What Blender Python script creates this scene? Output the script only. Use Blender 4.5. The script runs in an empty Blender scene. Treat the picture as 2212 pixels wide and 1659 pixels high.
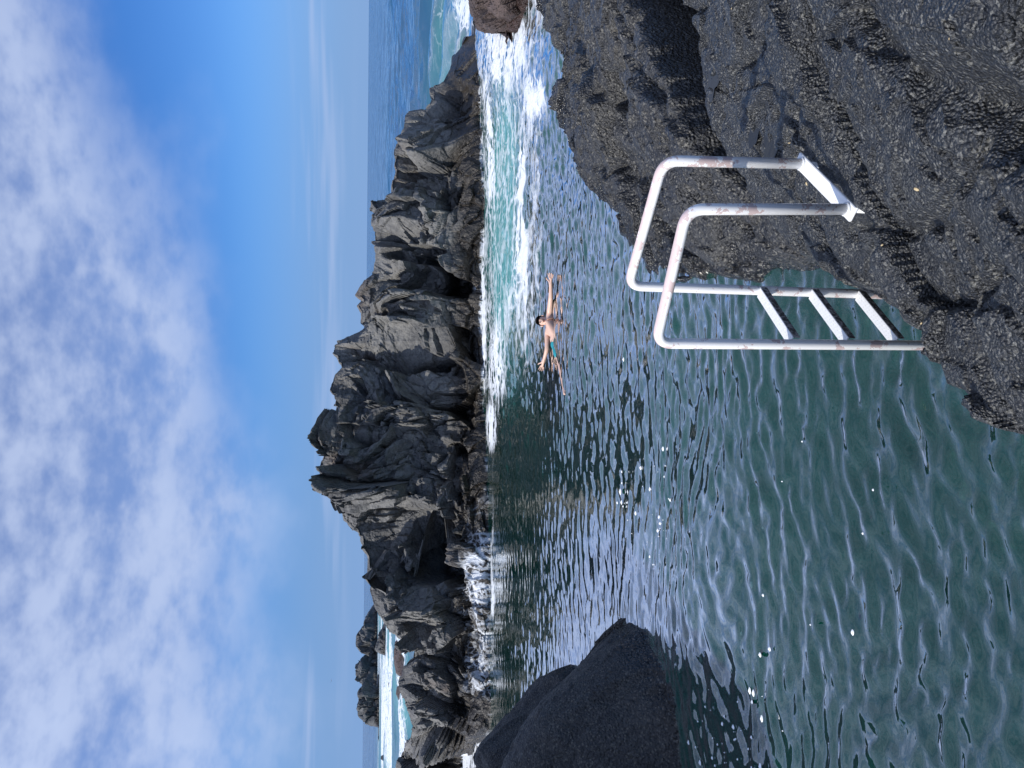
import bpy, math, random
import numpy as np
from mathutils import Vector, Matrix

# ------------------------------------------------------------------ camera, sky, sun, exposure
sc = bpy.context.scene
FP = 1662.0; PITCH = math.radians(10.77); ROLL = 0.0084
Fv = np.array([0, math.cos(PITCH), -math.sin(PITCH)])
_R0 = np.array([1.0, 0, 0]); _U0 = np.array([0, math.sin(PITCH), math.cos(PITCH)])
Rv = math.cos(ROLL)*_R0 + math.sin(ROLL)*_U0
Uv = -math.sin(ROLL)*_R0 + math.cos(ROLL)*_U0
CAM = np.array([0, 0, 3.2])
camd = bpy.data.cameras.new('camera'); cam = bpy.data.objects.new('camera', camd)
sc.collection.objects.link(cam); sc.camera = cam
camd.sensor_fit = 'HORIZONTAL'; camd.sensor_width = 36; camd.lens = 36*FP/2212
camd.clip_start = 0.05; camd.clip_end = 60000
X = -Uv; Y = Rv; Z = -Fv                      # the phone was held upright, the picture lies on its side
cam.matrix_world = Matrix(((X[0], Y[0], Z[0], CAM[0]), (X[1], Y[1], Z[1], CAM[1]), (X[2], Y[2], Z[2], CAM[2]), (0, 0, 0, 1)))

sun_dir = Vector((-0.71, -0.30, 0.64)).normalized()
SUN_EL = math.asin(sun_dir.z); SUN_AZ = math.atan2(sun_dir.x, sun_dir.y)
sund = bpy.data.lights.new('sun', 'SUN'); sund.energy = 4.6; sund.angle = math.radians(0.55); sund.color = (1.0, 0.95, 0.87)
sun = bpy.data.objects.new('sun', sund); sc.collection.objects.link(sun)
sun.rotation_euler = sun_dir.to_track_quat('Z', 'Y').to_euler(); sun.location = (-30, 10, 40)

sc.view_settings.view_transform = 'Standard'; sc.view_settings.look = 'None'
sc.view_settings.exposure = 0.0; sc.view_settings.gamma = 1.0; sc.view_settings.use_curve_mapping = False
sc.cycles.max_bounces = 6; sc.cycles.diffuse_bounces = 3; sc.cycles.glossy_bounces = 3; sc.cycles.transparent_max_bounces = 8
sc.cycles.caustics_reflective = False; sc.cycles.caustics_refractive = False

class G:
    """small node-graph helper"""
    def __init__(s, tree): s.t = tree; tree.nodes.clear()
    def n(s, kind, **kw):
        nd = s.t.nodes.new(kind)
        for k, v in kw.items(): setattr(nd, k, v)
        return nd
    def put(s, sock, v):
        if v is None: return
        if hasattr(v, 'is_output'): s.t.links.new(v, sock)
        elif isinstance(v, (tuple, list)):
            sock.default_value = tuple(v)+(1.0,) if len(v) == 3 and len(sock.default_value) == 4 else tuple(v)
        else: sock.default_value = v
    def m(s, op, a, b=None, c=None, clamp=False):
        nd = s.n('ShaderNodeMath', operation=op, use_clamp=clamp)
        s.put(nd.inputs[0], a); s.put(nd.inputs[1], b); s.put(nd.inputs[2], c); return nd.outputs[0]
    def vm(s, op, a, b=None):
        nd = s.n('ShaderNodeVectorMath', operation=op)
        s.put(nd.inputs[0], a)
        if op == 'SCALE': s.put(nd.inputs['Scale'], b)
        else: s.put(nd.inputs[1], b)
        return nd.outputs[0]
    def sep(s, v):
        nd = s.n('ShaderNodeSeparateXYZ'); s.put(nd.inputs[0], v); return nd.outputs
    def comb(s, x, y, z):
        nd = s.n('ShaderNodeCombineXYZ'); s.put(nd.inputs[0], x); s.put(nd.inputs[1], y); s.put(nd.inputs[2], z); return nd.outputs[0]
    def noise(s, vec, scale, detail=4, rough=0.5, dist=0.0):
        nd = s.n('ShaderNodeTexNoise'); s.put(nd.inputs['Vector'], vec); nd.inputs['Scale'].default_value = scale
        nd.inputs['Detail'].default_value = detail; nd.inputs['Roughness'].default_value = rough; nd.inputs['Distortion'].default_value = dist
        return nd.outputs
    def vor(s, vec, scale, feature='F1', rand=1.0):
        nd = s.n('ShaderNodeTexVoronoi', feature=feature); s.put(nd.inputs['Vector'], vec); nd.inputs['Scale'].default_value = scale
        nd.inputs['Randomness'].default_value = rand; return nd.outputs
    def step(s, v, a, b, lo=0.0, hi=1.0):
        nd = s.n('ShaderNodeMapRange', interpolation_type='SMOOTHSTEP'); s.put(nd.inputs[0], v); s.put(nd.inputs[1], a); s.put(nd.inputs[2], b)
        nd.inputs[3].default_value = lo; nd.inputs[4].default_value = hi; return nd.outputs[0]
    def mix(s, f, a, b, mode='MIX'):
        nd = s.n('ShaderNodeMix', data_type='RGBA', blend_type=mode); s.put(nd.inputs[0], f); s.put(nd.inputs[6], a); s.put(nd.inputs[7], b); return nd.outputs[2]
    def mixs(s, f, a, b):
        nd = s.n('ShaderNodeMixShader'); s.put(nd.inputs[0], f); s.put(nd.inputs[1], a); s.put(nd.inputs[2], b); return nd.outputs[0]
    def attr(s, name): return s.n('ShaderNodeAttribute', attribute_name=name).outputs['Fac']
    def bump(s, h, strength, dist, normal=None):
        nd = s.n('ShaderNodeBump'); s.put(nd.inputs['Height'], h); nd.inputs['Strength'].default_value = strength
        nd.inputs['Distance'].default_value = dist
        if normal is not None: s.put(nd.inputs['Normal'], normal)
        return nd.outputs[0]
    def pos(s): return s.n('ShaderNodeNewGeometry').outputs['Position']

world = bpy.data.worlds.new('World'); sc.world = world; world.use_nodes = True
g = G(world.node_tree)
sky = g.n('ShaderNodeTexSky', sky_type='NISHITA'); sky.sun_disc = False
sky.sun_elevation = SUN_EL; sky.sun_rotation = SUN_AZ; sky.altitude = 0; sky.air_density = 1.0; sky.dust_density = 0.0; sky.ozone_density = 4.0
dirv = g.n('ShaderNodeTexCoord').outputs['Generated']
dx, dy, dz = g.sep(dirv)
den = g.m('ADD', g.m('MAXIMUM', dz, 0.0), 0.07)
pl = g.comb(g.m('DIVIDE', dx, den), g.m('DIVIDE', dy, den), 0.0)           # cloud deck
warp = g.noise(pl, 0.8, 3, 0.5)['Color']
plw = g.vm('ADD', pl, g.vm('SCALE', g.vm('SUBTRACT', warp, (0.5, 0.5, 0.5)), 0.4))
n_big = g.noise(g.vm('MULTIPLY', dirv, (1.0, 1.0, 1.5)), 4.2, 4, 0.5)['Fac']
dirs = g.vm('MULTIPLY', dirv, (1.0, 1.0, 1.7))
n_mid = g.noise(dirs, 8.0, 4, 0.55)['Fac']
n_fine = g.noise(dirs, 30.0, 3, 0.55)['Fac']
glow = g.m('POWER', g.m('MAXIMUM', g.n('ShaderNodeVectorMath', operation='DOT_PRODUCT').outputs['Value'], 0.0), 2.0)
_dp = [n for n in g.t.nodes if n.bl_idname == 'ShaderNodeVectorMath' and n.operation == 'DOT_PRODUCT'][0]
g.put(_dp.inputs[0], dirv); _dp.inputs[1].default_value = tuple(sun_dir)      # thin cloud brightens towards the sun
th = g.m('ADD', g.m('ADD', 0.15, g.m('MULTIPLY', dx, 0.25)), g.m('MULTIPLY', g.m('MULTIPLY', dx, dx), 0.25))
edge = g.m('ADD', g.m('SUBTRACT', dz, th), g.m('MULTIPLY', g.m('SUBTRACT', n_big, 0.5), 0.30))
cover = g.step(edge, -0.06, 0.13)
tex = g.m('ADD', g.m('MULTIPLY', n_mid, 0.62), g.m('MULTIPLY', n_fine, 0.38))
puff = g.step(tex, 0.34, 0.62, 0.38, 1.0)
cloud = g.m('MULTIPLY', g.m('MULTIPLY', cover, puff), 0.80)
# thin streaks low over the horizon
strk = g.noise(g.vm('MULTIPLY', dirv, (2.2, 2.2, 42)), 1.0, 3, 0.5)['Fac']
low = g.m('MULTIPLY', g.step(dz, 0.008, 0.05), g.step(dz, 0.10, 0.06))
low = g.m('MULTIPLY', g.m('MULTIPLY', low, g.step(strk, 0.50, 0.68)), 0.45)
hs = g.n('ShaderNodeHueSaturation'); g.put(hs.inputs['Color'], sky.outputs[0]); hs.inputs['Saturation'].default_value = 1.22
lowt = g.mix(g.step(dz, 0.0, 0.16), (0.27, 0.45, 0.95), (0.70, 0.90, 1.28))
skyc = g.mix(1.0, hs.outputs[0], lowt, 'MULTIPLY')
skyc = g.mix(g.step(dz, 0.16, -0.02, 0.0, 0.9), skyc, (2.3, 4.0, 7.3))
ccol = g.mix(n_mid, (4.4, 5.3, 7.9), (6.8, 7.9, 10.4))
c1 = g.mix(low, skyc, (5.0, 6.0, 8.6))
ccol = g.vm('SCALE', ccol, g.m('ADD', 0.95, g.m('MULTIPLY', glow, 1.2)))
c2 = g.mix(cloud, c1, ccol)
bg = g.n('ShaderNodeBackground'); g.put(bg.inputs['Color'], c2); bg.inputs['Strength'].default_value = 0.1
wo = g.n('ShaderNodeOutputWorld'); g.t.links.new(bg.outputs[0], wo.inputs[0])

# ------------------------------------------------------------------ projection helpers (photo point -> place)
def rays(u, v):
    u = np.asarray(u, float); v = np.asarray(v, float)
    return Fv + ((u-829.5)/FP)[..., None]*Rv + ((1106-v)/FP)[..., None]*Uv
def at_z(u, v, z):
    d = rays(u, v); return CAM + d*((np.asarray(z, float)-CAM[2])/d[..., 2])[..., None]
def at_y(u, v, y):
    d = rays(u, v); return CAM + d*(np.asarray(y, float)/d[..., 1])[..., None]
def proj(P):
    q = P-CAM; w = np.maximum(q@Fv, 0.05)
    return 829.5+FP*(q@Rv)/w, 1106-FP*(q@Uv)/w

# ------------------------------------------------------------------ noise in numpy
def hsh(ix, iy, iz, seed):
    h = (ix.astype(np.int64)*374761393 + iy.astype(np.int64)*668265263 + iz.astype(np.int64)*1440662683 + seed*974711) & 0xffffffff
    h = ((h ^ (h >> 13))*1274126177) & 0xffffffff
    h = ((h ^ (h >> 15))*2246822519) & 0xffffffff
    return (h ^ (h >> 16)) & 0xffffffff
def rnd(h, k):
    h = (h*(2654435761+2*k) + k*40503) & 0xffffffff
    h = ((h ^ (h >> 15))*2246822519) & 0xffffffff
    return ((h ^ (h >> 13)) & 0xffffff)/float(0xffffff)
def vnoise(P, seed=0):
    i = np.floor(P).astype(np.int64); f = P-i; f = f*f*f*(f*(f*6-15)+10)
    r = 0
    for a in (0, 1):
        for b in (0, 1):
            for c in (0, 1):
                w = (f[:, 0] if a else 1-f[:, 0])*(f[:, 1] if b else 1-f[:, 1])*(f[:, 2] if c else 1-f[:, 2])
                r = r + w*(hsh(i[:, 0]+a, i[:, 1]+b, i[:, 2]+c, seed) & 0xffff)/65535.0
    return r*2-1
def fbm(P, scale, octs, seed=0, gain=0.5):
    r = 0; a = 1.0
    for o in range(octs): r = r + a*vnoise(P*scale*(2.03**o)+o*17.3, seed+o); a *= gain
    return r
def facets(P, cell, seed, slope=0.9):
    """fractured rock: every Voronoi block is a tilted plane of its own"""
    Q = P/cell; i = np.floor(Q).astype(np.int64)
    best = np.full(len(Q), 9.0); sec = np.full(len(Q), 9.0); val = np.zeros(len(Q))
    for a in (-1, 0, 1):
        for b in (-1, 0, 1):
            for c in (-1, 0, 1):
                jx, jy, jz = i[:, 0]+a, i[:, 1]+b, i[:, 2]+c
                h = hsh(jx, jy, jz, seed)
                ex = Q[:, 0]-jx-rnd(h, 1); ey = Q[:, 1]-jy-rnd(h, 2); ez = Q[:, 2]-jz-rnd(h, 3)
                d = np.sqrt(ex*ex+ey*ey+ez*ez)
                o = rnd(h, 4)*2-1 + slope*2*((rnd(h, 5)*2-1)*ex+(rnd(h, 6)*2-1)*ey+(rnd(h, 7)*2-1)*ez)
                near = d < best
                sec = np.where(near, best, np.minimum(sec, d)); val = np.where(near, o, val); best = np.where(near, d, best)
    return val, sec-best
def sst(a, b, x):
    t = np.clip((x-a)/(b-a), 0, 1); return t*t*(3-2*t)

# ------------------------------------------------------------------ object helpers
COL = sc.collection
def mesh_obj(name, V, Fc, mat, parent=None, smooth=True, origin=None, attrs=None):
    V = np.asarray(V, float)
    if origin is not None: V = V-np.asarray(origin, float)
    me = bpy.data.meshes.new(name)
    if isinstance(Fc, np.ndarray):
        k = Fc.shape[1]
        me.vertices.add(len(V)); me.vertices.foreach_set('co', V.astype(np.float32).ravel())
        me.loops.add(Fc.size); me.loops.foreach_set('vertex_index', Fc.astype(np.int32).ravel())
        me.polygons.add(len(Fc)); me.polygons.foreach_set('loop_start', np.arange(0, Fc.size, k, dtype=np.int32))
        me.polygons.foreach_set('loop_total', np.full(len(Fc), k, dtype=np.int32)); me.update(calc_edges=True)
    else:
        me.from_pydata([tuple(v) for v in V], [], Fc)
    me.validate()
    me.polygons.foreach_set('use_smooth', np.full(len(me.polygons), smooth))
    for k, a in (attrs or {}).items():
        at = me.attributes.new(k, 'FLOAT', 'POINT'); at.data.foreach_set('value', np.asarray(a, np.float32))
    me.materials.append(mat)
    o = bpy.data.objects.new(name, me); COL.objects.link(o)
    if origin is not None: o.location = Vector([float(c) for c in origin])
    if parent is not None: o.parent = parent
    return o
def tag(o, label=None, cat=None, group=None, kind=None):
    if label: o['label'] = label
    if cat: o['category'] = cat
    if group: o['group'] = group
    if kind: o['kind'] = kind
    return o
def grid_faces(nu, nv, keep=None):
    idx = np.arange(nu*nv).reshape(nu, nv)
    q = np.stack([idx[:-1, :-1], idx[1:, :-1], idx[1:, 1:], idx[:-1, 1:]], -1).reshape(-1, 4)
    return q if keep is None else q[keep[q].any(1)]
def compact(V, Fc, attrs=None):
    used = np.unique(Fc); mp = np.full(len(V), -1); mp[used] = np.arange(len(used))
    return V[used], mp[Fc], {k: a[used] for k, a in (attrs or {}).items()}
def new_mat(name):
    m = bpy.data.materials.new(name); m.use_nodes = True; return m, G(m.node_tree)
def out(gr, sh):
    o = gr.n('ShaderNodeOutputMaterial'); gr.t.links.new(sh, o.inputs['Surface'])

# ------------------------------------------------------------------ materials
def foam_lace(gr, p, dens, sc_=1.0, stretch=(0.36, 1.0, 1.0)):
    """lacy foam: strands between bubbles, thicker where dens is higher"""
    w = gr.noise(p, 0.9*sc_, 4, 0.55)['Color']
    q = gr.vm('ADD', gr.vm('MULTIPLY', p, stretch), gr.vm('SCALE', gr.vm('SUBTRACT', w, (0.5, 0.5, 0.5)), 0.9))
    e1 = gr.vor(q, 1.5*sc_, 'DISTANCE_TO_EDGE')['Distance']
    e2 = gr.vor(q, 4.2*sc_, 'DISTANCE_TO_EDGE')['Distance']
    nz = gr.noise(q, 2.6*sc_, 5, 0.65)['Fac']
    fine = gr.noise(q, 14*sc_, 3, 0.6)['Fac']
    strand = gr.m('MINIMUM', gr.step(e1, 0.0, 0.26), gr.m('ADD', gr.step(e2, 0.0, 0.34), 0.12))
    lace = gr.m('ADD', gr.m('MULTIPLY', strand, 0.52), gr.m('ADD', gr.m('MULTIPLY', nz, 0.40), gr.m('MULTIPLY', fine, 0.12)))
    return gr.m('MULTIPLY', gr.step(gr.m('SUBTRACT', dens, lace), -0.17, 0.17), gr.step(dens, 0.05, 0.25)), fine

def rock_mat(name, c_dark, c_light, rough, bumps, wet=None, wet_col=(0.018, 0.015, 0.012), tint=None, spec=0.5, grain_glint=None, foam=False):
    m, gr = new_mat(name); p = gr.pos()
    n1 = gr.noise(p, 0.9, 6, 0.6)['Fac']; n2 = gr.noise(p, 7, 5, 0.65)['Fac']
    f = gr.m('ADD', gr.m('MULTIPLY', n1, 0.6), gr.m('MULTIPLY', n2, 0.5))
    c = gr.mix(gr.step(f, 0.36, 0.74), c_dark, c_light)
    if tint:
        tn = gr.noise(gr.vm('ADD', p, (13.1, 5.2, 2.2)), tint[1], 4, 0.6)['Fac']
        c = gr.mix(gr.step(tn, tint[2], tint[2]+0.16), c, tint[0])
    r = rough
    if wet:
        z = gr.sep(p)[2]
        wz = gr.m('ADD', z, gr.m('MULTIPLY', gr.m('SUBTRACT', gr.noise(p, 1.1, 4, 0.6)['Fac'], 0.5), 0.9))
        wf = gr.step(wz, wet[0], wet[1], 1.0, 0.0)
        wc = gr.mix(gr.step(n2, 0.4, 0.7), wet_col, tuple(2.2*k for k in wet_col))
        c = gr.mix(wf, c, wc)
        r = gr.m('ADD', rough, gr.m('MULTIPLY', wf, -0.38))
    if grain_glint:
        cell = gr.sep(gr.vor(gr.vm('ADD', p, gr.vm('SCALE', gr.noise(p, grain_glint[0]*0.7, 2, 0.5)['Color'], 0.5/grain_glint[0])), grain_glint[0])['Color'])[0]
        c = gr.mix(gr.step(cell, 0.0, 0.75), gr.mix(1.0, c, (0.45, 0.45, 0.45), 'MULTIPLY'), c)
        c = gr.mix(gr.step(cell, 0.86, 0.92), c, grain_glint[1])  # a few random cells go pale: glints painted into the base colour
    nrm = None
    for kind, scl, st, ds in bumps:
        h = gr.noise(p, scl, 5, 0.62)['Fac'] if kind == 'n' else gr.m('SUBTRACT', 1.0, gr.vor(p, scl, 'F1')['Distance'])
        nrm = gr.bump(h, st, ds, nrm)
    b = gr.n('ShaderNodeBsdfPrincipled'); gr.put(b.inputs['Base Color'], c); gr.put(b.inputs['Roughness'], r); gr.put(b.inputs['Normal'], nrm)
    b.inputs['Specular IOR Level'].default_value = spec
    sh = b.outputs[0]
    if foam:
        fm, fine = foam_lace(gr, p, gr.attr('foam'), 1.3, (1.0, 1.0, 0.35))
        d = gr.n('ShaderNodeBsdfDiffuse'); gr.put(d.inputs['Color'], (0.68, 0.71, 0.74)); gr.put(d.inputs['Normal'], gr.bump(fine, 0.5, 0.05))
        sh = gr.mixs(fm, sh, d.outputs[0])
    out(gr, sh); return m

M = {}
M['ridge'] = rock_mat('basalt_ridge', (0.060, 0.061, 0.064), (0.19, 0.185, 0.172), 0.85,
                      [('n', 2.2, 0.7, 0.25), ('n', 9, 0.7, 0.06)], wet=(0.55, 1.15), tint=((0.13, 0.105, 0.09), 0.5, 0.56), foam=True)
M['islet'] = rock_mat('basalt_islet', (0.05, 0.052, 0.058), (0.12, 0.12, 0.115), 0.85, [('n', 0.9, 0.8, 0.6)], wet=(0.3, 1.2))
M['red'] = rock_mat('red_scoria', (0.045, 0.034, 0.032), (0.12, 0.085, 0.075), 0.75, [('n', 3, 0.8, 0.2), ('n', 12, 0.8, 0.06)], wet=(0.1, 0.5), wet_col=(0.028, 0.016, 0.013))
M['ledge'] = rock_mat('vesicular_basalt', (0.015, 0.017, 0.021), (0.044, 0.048, 0.053), 0.44,
                      [('n', 9, 0.5, 0.05), ('n', 34, 0.6, 0.020), ('v', 75, 1.0, 0.016), ('n', 160, 0.6, 0.006)],
                      tint=((0.044, 0.042, 0.036), 0.9, 0.64), spec=0.75, grain_glint=(85, (0.13, 0.13, 0.12)))
M['round'] = rock_mat('weathered_basalt', (0.021, 0.022, 0.026), (0.058, 0.058, 0.057), 0.5,
                      [('n', 4, 0.6, 0.08), ('n', 16, 0.9, 0.045), ('v', 38, 0.8, 0.02)],
                      wet=(0.05, 0.35), wet_col=(0.012, 0.012, 0.012), tint=((0.075, 0.068, 0.054), 0.8, 0.62), spec=0.6, grain_glint=(60, (0.13, 0.125, 0.11)))
M['boulder'] = rock_mat('boulder_basalt', (0.024, 0.025, 0.028), (0.060, 0.057, 0.052), 0.6,
                        [('n', 5, 0.6, 0.06), ('n', 16, 0.9, 0.045), ('v', 36, 0.8, 0.02)], wet=(0.05, 0.40), wet_col=(0.012, 0.010, 0.008), grain_glint=(55, (0.09, 0.083, 0.07)))  # the boulders' and shore rock's own basalt colour
M['floor'] = rock_mat('seabed_sand', (0.010, 0.055, 0.042), (0.06, 0.15, 0.09), 0.9, [('n', 2, 0.6, 0.2)])

# water
m, gr = new_mat('sea_water'); M['water'] = m; p = gr.pos()
foam = gr.attr('foam'); turq = gr.attr('turq'); clear = gr.attr('clear'); far = gr.attr('far')
nb = gr.noise(gr.vm('MULTIPLY', p, (0.7, 1.0, 1.0)), 7.0, 3, 0.5)['Fac']
nrm = gr.bump(nb, 0.12, 0.03)
pf = gr.vm('MULTIPLY', p, (0.55, 1.0, 1.0))
tilt = gr.vm('ADD', gr.vm('SUBTRACT', gr.noise(pf, 0.9, 4, 0.65)['Color'], (0.5, 0.5, 0.5)), gr.vm('SUBTRACT', gr.noise(pf, 0.14, 3, 0.55)['Color'], (0.5, 0.5, 0.5)))
tilt = gr.vm('MULTIPLY', tilt, (0.9, 1.3, 0.0))
nrm = gr.vm('NORMALIZE', gr.vm('ADD', nrm, gr.vm('SCALE', tilt, far)))
deep = gr.mix(gr.noise(p, 0.25, 3, 0.5)['Fac'], (0.003, 0.048, 0.043), (0.008, 0.088, 0.060))
body = gr.mix(turq, deep, (0.11, 0.34, 0.34))
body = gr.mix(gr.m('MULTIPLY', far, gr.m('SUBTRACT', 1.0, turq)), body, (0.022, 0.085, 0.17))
df = gr.n('ShaderNodeBsdfDiffuse'); gr.put(df.inputs['Color'], body)
tr = gr.n('ShaderNodeBsdfTransparent'); gr.put(tr.inputs['Color'], (0.74, 0.93, 0.90))
under = gr.mixs(clear, df.outputs[0], tr.outputs[0])
gl = gr.n('ShaderNodeBsdfGlossy'); gr.put(gl.inputs['Color'], (1, 1, 1)); gr.put(gl.inputs['Roughness'], gr.m('ADD', 0.035, gr.m('MULTIPLY', far, 0.12))); gr.put(gl.inputs['Normal'], nrm)
fr = gr.n('ShaderNodeFresnel'); fr.inputs['IOR'].default_value = 1.36; gr.put(fr.inputs['Normal'], nrm)
wat = gr.mixs(gr.m('MINIMUM', gr.m('ADD', gr.m('MULTIPLY', gr.m('MULTIPLY', gr.m('POWER', fr.outputs[0], 1.4), 11.0), gr.m('SUBTRACT', 1.0, far)), gr.m('MULTIPLY', fr.outputs[0], gr.m('MULTIPLY', far, 0.85))), gr.m('SUBTRACT', 0.84, gr.m('MULTIPLY', turq, 0.65))), under, gl.outputs[0])
fm, fine = foam_lace(gr, p, foam)
fd = gr.n('ShaderNodeBsdfDiffuse'); gr.put(fd.inputs['Color'], (0.70, 0.73, 0.76)); gr.put(fd.inputs['Normal'], gr.bump(fine, 0.6, 0.06))
out(gr, gr.mixs(fm, wat, fd.outputs[0]))

# ------------------------------------------------------------------ the sea
def axis(lo, hi, step, far_lo, far_hi, gro):
    a = list(np.arange(lo, hi, step)); s = step
    while a[-1] < far_hi: s *= gro; a.append(a[-1]+s)
    s = step
    while a[0] > far_lo: s *= gro; a.insert(0, a[0]-s)
    return np.array(a)
ax = axis(-7.5, 11.0, 0.052, -26000, 26000, 1.10); ay = axis(14.0, 23.0, 0.055, 13.95, 32000, 1.035)
ay = np.r_[axis(2.6, 8.0, 0.028, -60, 8.0, 1.10)[:-1], np.arange(8.0, 13.97, 0.04), ay[ay > 13.99]]
gx, gy = np.meshgrid(ax, ay, indexing='ij')
sx, sy = np.meshgrid(np.gradient(ax), np.gradient(ay), indexing='ij')
spc = np.maximum(sx*0.55, sy).ravel(); px_, py_ = gx.ravel(), gy.ravel()
P0 = np.stack([px_, py_, 0*px_], 1)
uu, vv = proj(P0)
rng = np.random.RandomState(4)
wx = px_+0.25*vnoise(P0*0.7, 91)+0.06*vnoise(P0*2.3, 93); wy = py_+0.25*vnoise(P0*0.7, 92)+0.06*vnoise(P0*2.3, 94)
zz = np.zeros(len(px_))
swim = 1-0.62*np.exp(-(((px_-0.8)/1.5)**2+((py_-13.0)/0.9)**2)**2)
calm = (0.65+0.40*sst(-0.5, 0.6, fbm(P0, 0.22, 2, 31)))*(1-0.62*sst(1.2, -2.5, px_)*sst(4.8, 9.5, py_))
for k in range(56):
    lam = 0.095*(0.42/0.095)**(rng.rand()**1.15); an = math.radians(90+rng.normal(0, 38)); kk = 2*math.pi/lam
    amp = 0.0105*lam*(0.24/lam)**0.35
    ph = (wx*math.cos(an)+wy*math.sin(an))*kk+rng.rand()*6.28
    zz += amp*calm*swim*sst(0.62, 0.34, spc/lam)*(np.sin(ph)+0.25*np.sin(2*ph+1.0))
open_sea = np.clip(sst(22.5, 30, py_)+sst(9, 14, px_)*sst(17, 22, py_), 0, 1)
for k in range(26):
    lam = 1.3*(11/1.3)**rng.rand(); an = math.radians(80+rng.normal(0, 28)); kk = 2*math.pi/lam
    amp = 0.010*lam**0.9*(0.26+1.4*open_sea)*(1-0.6*sst(0.6, -2.5, px_)*sst(7, 11, py_)*(1-open_sea))
    zz += amp*swim*sst(0.5, 0.2, spc/lam)*np.sin((wx*math.cos(an)+wy*math.sin(an))*kk+rng.rand()*6.28)
def blob(u0, v0, ru, rv, rot=0):
    a = (uu-u0)/ru; b = (vv-v0-rot*(uu-u0))/rv; return np.exp(-(a*a+b*b))
front = py_ > 1.0
# surge running through the channel between ridge and round rock
foamd = np.zeros(len(px_))
chan = sst(690, 960, uu)*sst(1032, 1042, vv)*sst(1190, 1150, vv-0.03*(uu-1000)+8*vnoise(P0*0.8, 7))*front*(py_ < 23.5)
foamd = np.maximum(foamd, 0.28*chan)
foamd = np.maximum(foamd, 0.54*blob(880, 1078, 120, 30)*front)
foamd = np.maximum(foamd, 0.50*blob(1090, 1136, 260, 10, -0.03)*front)
foamd = np.maximum(foamd, 0.54*blob(1200, 1128, 300, 12, 0.03)*front)
foamd = np.maximum(foamd, 0.54*blob(1550, 1100, 110, 75)*front)
foamd = np.maximum(foamd, 0.58*blob(1450, 1160, 70, 30)*front)
foamd = np.maximum(foamd, 0.52*blob(1350, 1062, 260, 14, -0.04)*front)
foamd = np.maximum(foamd, 0.62*blob(1000, 1046, 230, 6)*front)
foamd = np.maximum(foamd, 0.62*blob(740, 1062, 60, 14)*front)
foamd = np.maximum(foamd, 0.42*blob(400, 1064, 260, 8)*front*(0.7+0.7*vnoise(P0*1.1, 15)))
foamd = np.maximum(foamd, 0.70*blob(25, 1015, 45, 30)*front)
swell = blob(1150, 1085, 330, 45)+blob(1500, 1100, 120, 60)
zz += 0.10*swell*front*(py_ < 23.5)+0.05*np.maximum(foamd-0.45, 0)*(py_ < 24)*(1+fbm(P0, 2.2, 3, 12))
# breakers and aerated water beyond the ridge
sea2 = front*(py_ > 24.5)
st = fbm(np.stack([px_*0.05, py_*0.16, 0*px_], 1), 1.0, 3, 55)
left_bay = sst(470, 330, uu)*sst(806, 822, vv)*sea2
foamd = np.maximum(foamd, left_bay*(0.06+0.52*sst(0.0, 0.6, st)))
foamd = np.maximum(foamd, 0.48*sea2*sst(420, 350, uu)*np.exp(-((vv-818-0.012*uu)/5.0)**2)*sst(-0.3, 0.5, st))
foamd = np.maximum(foamd, 0.75*sea2*np.exp(-((uu-470)/30)**2-((vv-826)/14)**2))
foamd = np.maximum(foamd, 0.70*sea2*np.exp(-((uu-1640)/55)**2-((vv-1006)/18)**2))
foamd = np.maximum(foamd, sea2*sst(1250, 1400, uu)*(0.15+0.14*st)*sst(880, 1000, vv))
turq = np.clip(0.95*sst(690, 900, uu)*blob(1180, 1090, 360, 42)*front*(py_ < 23.5)*1.2+0.75*left_bay
               + 0.62*sea2*sst(1180, 1500, uu+1.6*(vv-930))*sst(870, 990, vv), 0, 1)
turq = np.clip(turq*(0.85+0.5*fbm(P0, 0.35, 3, 77)), 0, 0.9)
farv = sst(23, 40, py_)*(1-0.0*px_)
clearv = np.where(py_ < 24, 0.18+0.40*sst(9.5, 4.0, py_)+0.70*np.exp(-(((px_-0.7)/1.4)**2+((py_-13.0)/0.8)**2)**2), 0.0)*(1-0.8*turq)
V = np.stack([px_, py_, zz], 1)
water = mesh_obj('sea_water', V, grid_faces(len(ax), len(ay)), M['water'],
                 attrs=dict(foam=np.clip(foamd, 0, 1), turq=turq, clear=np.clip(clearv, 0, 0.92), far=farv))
tag(water, 'teal rippled sea water with white surge foam by the ridge', kind='structure')

# seabed under the pool
fx = np.arange(-12, 14, 0.16); fy = np.arange(-1, 27, 0.16); bx, by = np.meshgrid(fx, fy, indexing='ij')
Pb = np.stack([bx.ravel(), by.ravel(), 0*bx.ravel()], 1)
Pb[:, 2] = -2.3+1.2*sst(9, 18, Pb[:, 1])+0.5*sst(-4, -8, Pb[:, 0])+(0.5*fbm(Pb, 0.45, 5, 60)+0.22*facets(Pb, 1.1, 61, 0.5)[0])*(1-0.6*sst(9, 18, Pb[:, 1]))
tag(mesh_obj('seabed', Pb, grid_faces(len(fx), len(fy)), M['floor']), 'green sandy seabed under the near water', kind='structure')

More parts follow.
